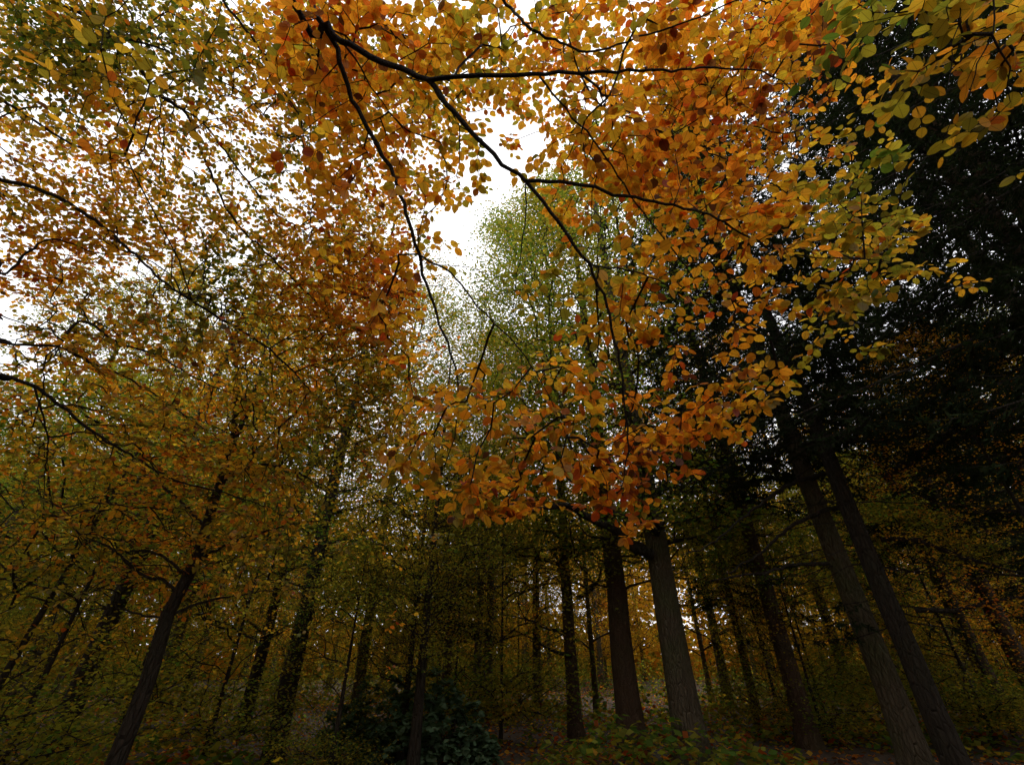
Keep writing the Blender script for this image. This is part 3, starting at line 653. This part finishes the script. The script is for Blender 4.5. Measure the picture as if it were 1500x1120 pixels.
MID = [
 ('beech_tree', 'big mature trunk right of centre with crooked bare boughs reaching left', 997, 11.0, .60, 'green', 1.0, dict(boughs=[
    (bo(10.8, (955, 812), (925, 800), (912, 782), (890, 770), (860, 757), (835, 742), (800, 742), (765, 738), (735, 720), (718, 702), d1=9.6), .10, .02),
    (bo(10.8, (962, 782), (945, 768), (920, 758), (890, 745), (860, 720), (830, 700), d1=9.8), .07, .015),
    (bo(10.1, (860, 757), (840, 740), (800, 742), (770, 752), (730, 757), (700, 756), (650, 748), d1=9.0), .03, .01),
    (bo(11.0, (905, 520), (925, 500), (955, 490), (985, 478), d1=10.4), .05, .02)])),
 ('conifer_tree', 'straight brown trunk standing just left of the mature trunk with boughs', 917, 13.0, .60, 'olive', 1.05, dict(bark=M_PINE)),
 ('conifer_tree', 'straight grey-brown trunk in the middle with short curved branch stubs', 840, 14.5, .36, 'green', 1.06, dict(bark=M_PINE, boughs=[
    (bo(14.4, (845, 875), (865, 865), (878, 845), (882, 825), d1=13.9), .04, .02), (bo(14.4, (838, 960), (815, 955), (795, 945), (780, 925), d1=13.7), .04, .015),
    (bo(14.4, (835, 925), (800, 920), (770, 905), (735, 900), d1=13.7), .03, .01)])),
 ('beech_tree', 'slim dark trunk left of the middle, standing behind the low boughs', 787, 22.0, .36, 'gold', 1.0, {}),
 ('beech_tree', 'right stem of the two close dark trunks left of centre', 714, 19.0, .32, 'gold', .9, {}),
 ('beech_tree', 'left stem of the two close dark trunks left of centre', 699, 18.0, .30, 'olive', .8, {}),
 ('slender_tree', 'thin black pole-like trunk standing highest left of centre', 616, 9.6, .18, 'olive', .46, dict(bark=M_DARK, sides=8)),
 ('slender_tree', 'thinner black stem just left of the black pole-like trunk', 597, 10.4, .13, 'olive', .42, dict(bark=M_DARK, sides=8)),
 ('beech_tree', 'dim trunk directly right of the mature trunk with boughs', 1062, 21.0, .36, 'gold', 1.0, {}),
 ('spruce_tree', 'thin bare stem between the central trunks and the leaning pair', 1097, 17.0, .26, 'spruce_b', .8, {}),
 ('spruce_tree', 'mossy pale brown leaning trunk, left one of the heavy pair at the right', 1294, 9.2, .43, 'spruce', 1.0, dict(bark=M_BEECH, boughs=[
    (bo(9.0, (1217, 692), (1160, 708), (1100, 748), (1043, 795), (1000, 812), d1=8.0), .035, .008),
    (bo(9.0, (1247, 738), (1187, 755), (1140, 785), (1108, 815), (1060, 840), d1=8.2), .035, .008),
    (bo(9.0, (1213, 825), (1165, 828), (1117, 838), (1040, 850), d1=8.4), .03, .008)])),
 ('spruce_tree', 'near black leaning trunk, right one of the heavy pair at the right', 1356, 8.2, .34, 'spruce', .95, dict(bark=M_DARK, boughs=[
    (bo(8.1, (1340, 893), (1400, 893), (1450, 882), (1497, 875), (1560, 860), d1=7.2), .028, .008),
    (bo(8.1, (1300, 700), (1370, 650), (1430, 605), (1497, 556), (1560, 510), d1=6.6), .045, .02),
    (bo(8.1, (1290, 790), (1330, 790), (1400, 812), (1497, 838), (1560, 850), d1=7.4), .028, .008)])),
 ('beech_tree', 'dim brown trunk to the left of the leaning pair', 1243, 19.0, .38, 'brown', 1.0, {}),
 ('spruce_tree', 'leaning brown trunk first to the right of the leaning pair', 1450, 15.0, .42, 'spruce_b', 1.1, {}),
 ('spruce_tree', 'leaning brown trunk against the right edge of the wood', 1510, 14.0, .45, 'spruce', .9, {}),
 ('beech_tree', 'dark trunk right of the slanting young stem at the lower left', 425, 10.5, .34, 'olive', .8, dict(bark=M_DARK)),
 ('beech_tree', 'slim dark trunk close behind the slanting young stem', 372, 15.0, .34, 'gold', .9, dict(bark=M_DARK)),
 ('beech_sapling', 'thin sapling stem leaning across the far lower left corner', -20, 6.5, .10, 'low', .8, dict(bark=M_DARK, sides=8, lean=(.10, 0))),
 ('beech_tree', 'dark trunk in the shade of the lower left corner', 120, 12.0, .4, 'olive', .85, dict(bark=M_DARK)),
 ('beech_tree', 'green-crowned tree whose slim forked trunk shows against the white sky', 528, 15.5, .34, 'green', .80, dict(bark=M_BEECH)),
 ('spruce_tree', 'tall dark spruce filling the upper right behind the green leaf tips', 2075, 5.0, .40, 'spruce', .9, {}),
 ('spruce_tree', 'dark spruce between the centre and the heavy leaning pair', 1160, 12.5, .42, 'spruce', .92, dict(rz=1.0)),
 ('spruce_tree', 'small dark spruce below the sky gap left of centre', 652, 19.0, .30, 'spruce_b', .62, {}),
 ('spruce_tree', 'dark spruce standing at the far right behind the leaning pair', 1700, 10.5, .3, 'spruce_b', .85, {}),
 ('beech_tree', 'small russet-leaved beech between the black leaning trunk and the right edge', 1655, 6.8, .10, 'brown', .42, dict(bark=M_DARK, sides=8)),
 ('spruce_tree', 'dense dark spruce crown closing off the sky beyond the right edge', 1960, 7.8, .45, 'spruce', 1.05, {}),
 ('spruce_tree', 'dark spruce crown at the very top right above the green leaf tips', 3150, 2.1, .35, 'spruce_b', .85, {}),
 ('spruce_tree', 'tall dark spruce crown left of the very top right one', 2225, 4.2, .38, 'spruce', 1.05, dict(rz=2.2)),
]
for nm, lb, px, D_, dm, kd, sc, kw in MID:
    wood_tree(nm, lb, at(px, D_), D_, dm, kd, sc, **kw)
# understorey saplings in the left half
for k, (px, D_, sc, lb) in enumerate([(505, 9.6, .5, 'bushy low sapling with green-gold leaves between the dark trunk and the black pole'), (60, 8.2, .8, 'leafy sapling crowding the lower left edge'),
                       (330, 10.5, .85, 'leafy sapling behind the slanting young stem'), (200, 13.5, 1.0, 'broad leafy sapling further back at the lower left'), (1130, 15, .8, 'low leafy sapling right of the central trunks'),
                       (1420, 13, .75, 'low leafy sapling behind the black leaning trunk'), (760, 24, .9, 'low leafy sapling far back at the centre')]):
    wood_tree('sapling', lb, at(px, D_), D_, .09, 'low', sc, rz=k * 1.3, bark=M_DARK, sides=8)
# slender trees further back
rb = random.Random(77); taken = [(at(m[2], m[3]), m[3]) for m in MID]; far_n = 0
ANCH = [(-400, 'left edge'), (215, 'slanting young stem'), (425, 'shaded dark trunk'), (616, 'black pole trunk'), (707, 'twin dark trunks'), (840, 'grey-brown trunk'), (917, 'straight brown trunk'),
        (997, 'mature boughed trunk'), (1294, 'pale leaning trunk'), (1356, 'black leaning trunk'), (1900, 'right edge')]
ORD = ['first', 'second', 'third', 'fourth', 'fifth', 'sixth', 'seventh', 'eighth', 'ninth', 'tenth', 'eleventh', 'twelfth', 'thirteenth', 'fourteenth', 'fifteenth', 'sixteenth', 'seventeenth', 'eighteenth', 'nineteenth', 'twentieth']
def px_of(x, y): return 750 + x / y * 1.255 * 658
def place_all(lst, adj):
    """lst of (x, y, kind, args): number each sort from the left within its gap between two trunks one can point to"""
    seen = {}
    for x, y, kd, fn in sorted(lst, key=lambda q: px_of(q[0], q[1])):
        p = px_of(x, y); k = max(i for i in range(len(ANCH) - 1) if ANCH[i][0] <= p)
        c = seen.get((k, kd), 0); seen[(k, kd)] = c + 1
        fn(f'{ORD[min(c, 19)]} {adj[kd]} from the left between {ANCH[k][1]} and {ANCH[k + 1][1]}')
lst = []
for _ in range(4000):
    if far_n >= 104: break
    y = rb.uniform(16, 52); x = rb.uniform(-1, 1) * (y * 1.3 + 3)
    if not -380 < px_of(x, y) < 1880: continue
    if min(math.hypot(x - a, y - b) for a, b in taken) < 2.1: continue
    if abs(x + y * .18) < 1.2 and y < 30: continue
    taken.append((x, y)); far_n += 1
    kd = rb.choices(['green', 'olive', 'gold', 'brown', 'spruce_b'], [3, 4, 3, 3, 2] if x < 3 else [1, 2, 3, 4, 3])[0]
    sc = rb.uniform(.72, 1.02); dm = rb.uniform(.2, .45)
    if -.30 < x / y < -.06: sc *= .55
    lst.append((x, y, kd, lambda lb, x=x, y=y, kd=kd, sc=sc, dm=dm: wood_tree('spruce_tree' if kd == 'spruce_b' else 'beech_tree', lb, x, y, dm, kd, sc,
                group={'spruce_b': 'far spruces in the wood'}.get(kd, 'far %s-crowned trees in the wood' % kd), sides=8)))
place_all(lst, {'green': 'far green-crowned tree', 'olive': 'far olive-crowned tree', 'gold': 'far gold-crowned tree', 'brown': 'far russet-crowned tree', 'spruce_b': 'far dark spruce'})
ru = random.Random(5); lst = []
for k in range(46):
    y = ru.uniform(13, 44); x = ru.uniform(-1, 1) * (y * 1.25 + 3)
    if k < 12: x = -abs(x)
    if not -380 < px_of(x, y) < 1880: continue
    sc = ru.uniform(.55, 1.05)
    lst.append((x, y, 'low', lambda lb, x=x, y=y, sc=sc: wood_tree('sapling', lb, x, y, .08, 'low', sc, group='far leafy saplings between the trunks', bark=M_DARK, sides=8)))
place_all(lst, {'low': 'far low sapling'})
# the wood closes in all round: one mass beyond the trees one can tell apart, and behind the viewer
def far_wood():
    global rng
    rng = np.random.default_rng(5)
    n = 330000; th = rng.uniform(0, 6.283, n); front = np.abs(((th + math.pi) % 6.283) - math.pi) < 1.1
    leftw = (th > 3.6) & (th < 4.93); d = np.where(front, rng.uniform(50, 75, n), np.where(leftw, rng.uniform(11, 30, n), rng.uniform(28, 60, n))); h = rng.uniform(0, 1, n) ** 1.25 * np.where(front, 17, np.where(leftw, 17, 9))  # unseen left wood added near and tall for shade, rear kept low for light
    X = np.stack([np.sin(th) * d, np.cos(th) * d, h], -1)
    w = vnoise(X, .28, 9); k = (w > -.3) | (h < 4) | leftw; X = X[k]; n = len(X)
    a = rng.uniform(0, 6.28, n); dd = np.stack([np.cos(a), np.sin(a), rng.normal(0, .4, n)], -1)
    t = .40 + .1 * vnoise(X, .12, 3) + rng.normal(0, .06, n); sz = np.where(np.hypot(X[:, 0], X[:, 1]) > 49, .75, .62) * rng.uniform(.6, 1.2, n)
    me = leaves_mesh('far_woodland', FT, X, dd, nrm(rng.normal(0, 1, (n, 3))), sz, np.clip((t * 8).astype(int), 0, 7), FAR, False)
    o = link('far_woodland', me, kind='stuff'); o['label'] = 'distant olive and brown woodland closing off the view between the trunks'; o['category'] = 'woodland'
far_wood()
# grey-green evergreen shrub at the bottom centre
def shrub(px, D_, w, h, label, seed):
    global rng
    rng = np.random.default_rng(seed); x = at(px, D_); base = np.array([x, D_, 0.]); root = thing('rhododendron_shrub', label, 'shrub', base)
    m = 260; a = rng.uniform(0, 6.28, m); r = np.sqrt(rng.random(m)) * w; X = np.stack([np.cos(a) * r, np.sin(a) * r * .8, (h * (1 - (r / w) ** 2 * .6)) * rng.uniform(.2, 1, m) * (1 + .35 * np.sin(a * 2.3 + seed))], -1)
    st = np.array([[0, 0, .02], [.05, 0, .15]]); pos, par, n0 = grow(st, np.array([0, .1]), X, .25); cnt = downstream(par); rad = .004 * np.clip(cnt, 1, 60) ** .4
    idx = np.arange(n0, len(pos)); V, f = prisms(*wiggly(pos[par[idx]], pos[idx], rad[par[idx]], rad[idx]), 4)
    link('stems', build_mesh('stems', V, f.ravel(), np.full(len(f), 4), [M_DARK]), root, kind='stuff')
    q = 14; c = np.repeat(X, q, 0); n = len(c); a = rng.uniform(0, 6.28, n); dd = np.stack([np.cos(a), np.sin(a), rng.uniform(-.5, .5, n)], -1)
    nn = np.stack([rng.normal(0, .4, n), rng.normal(0, .4, n), np.ones(n)], -1)
    link('foliage', leaves_mesh('foliage', MT, c + rng.normal(0, .03, (n, 3)), dd, nn, rng.uniform(.09, .14, n), np.zeros(n, int), [M_RHODO], False), root, kind='stuff')
shrub(640, 10.5, 1.15, 1.15, 'grey-green rhododendron shrub at the foot of the black pole-like trunk', 61)
shrub(560, 11.5, 1.1, 1.0, 'smaller grey-green shrub left of and behind the rhododendron', 62)
print('objects', len(bpy.data.objects), 'tris', sum(len(m.loops) - 2 * len(m.polygons) for m in bpy.data.meshes))
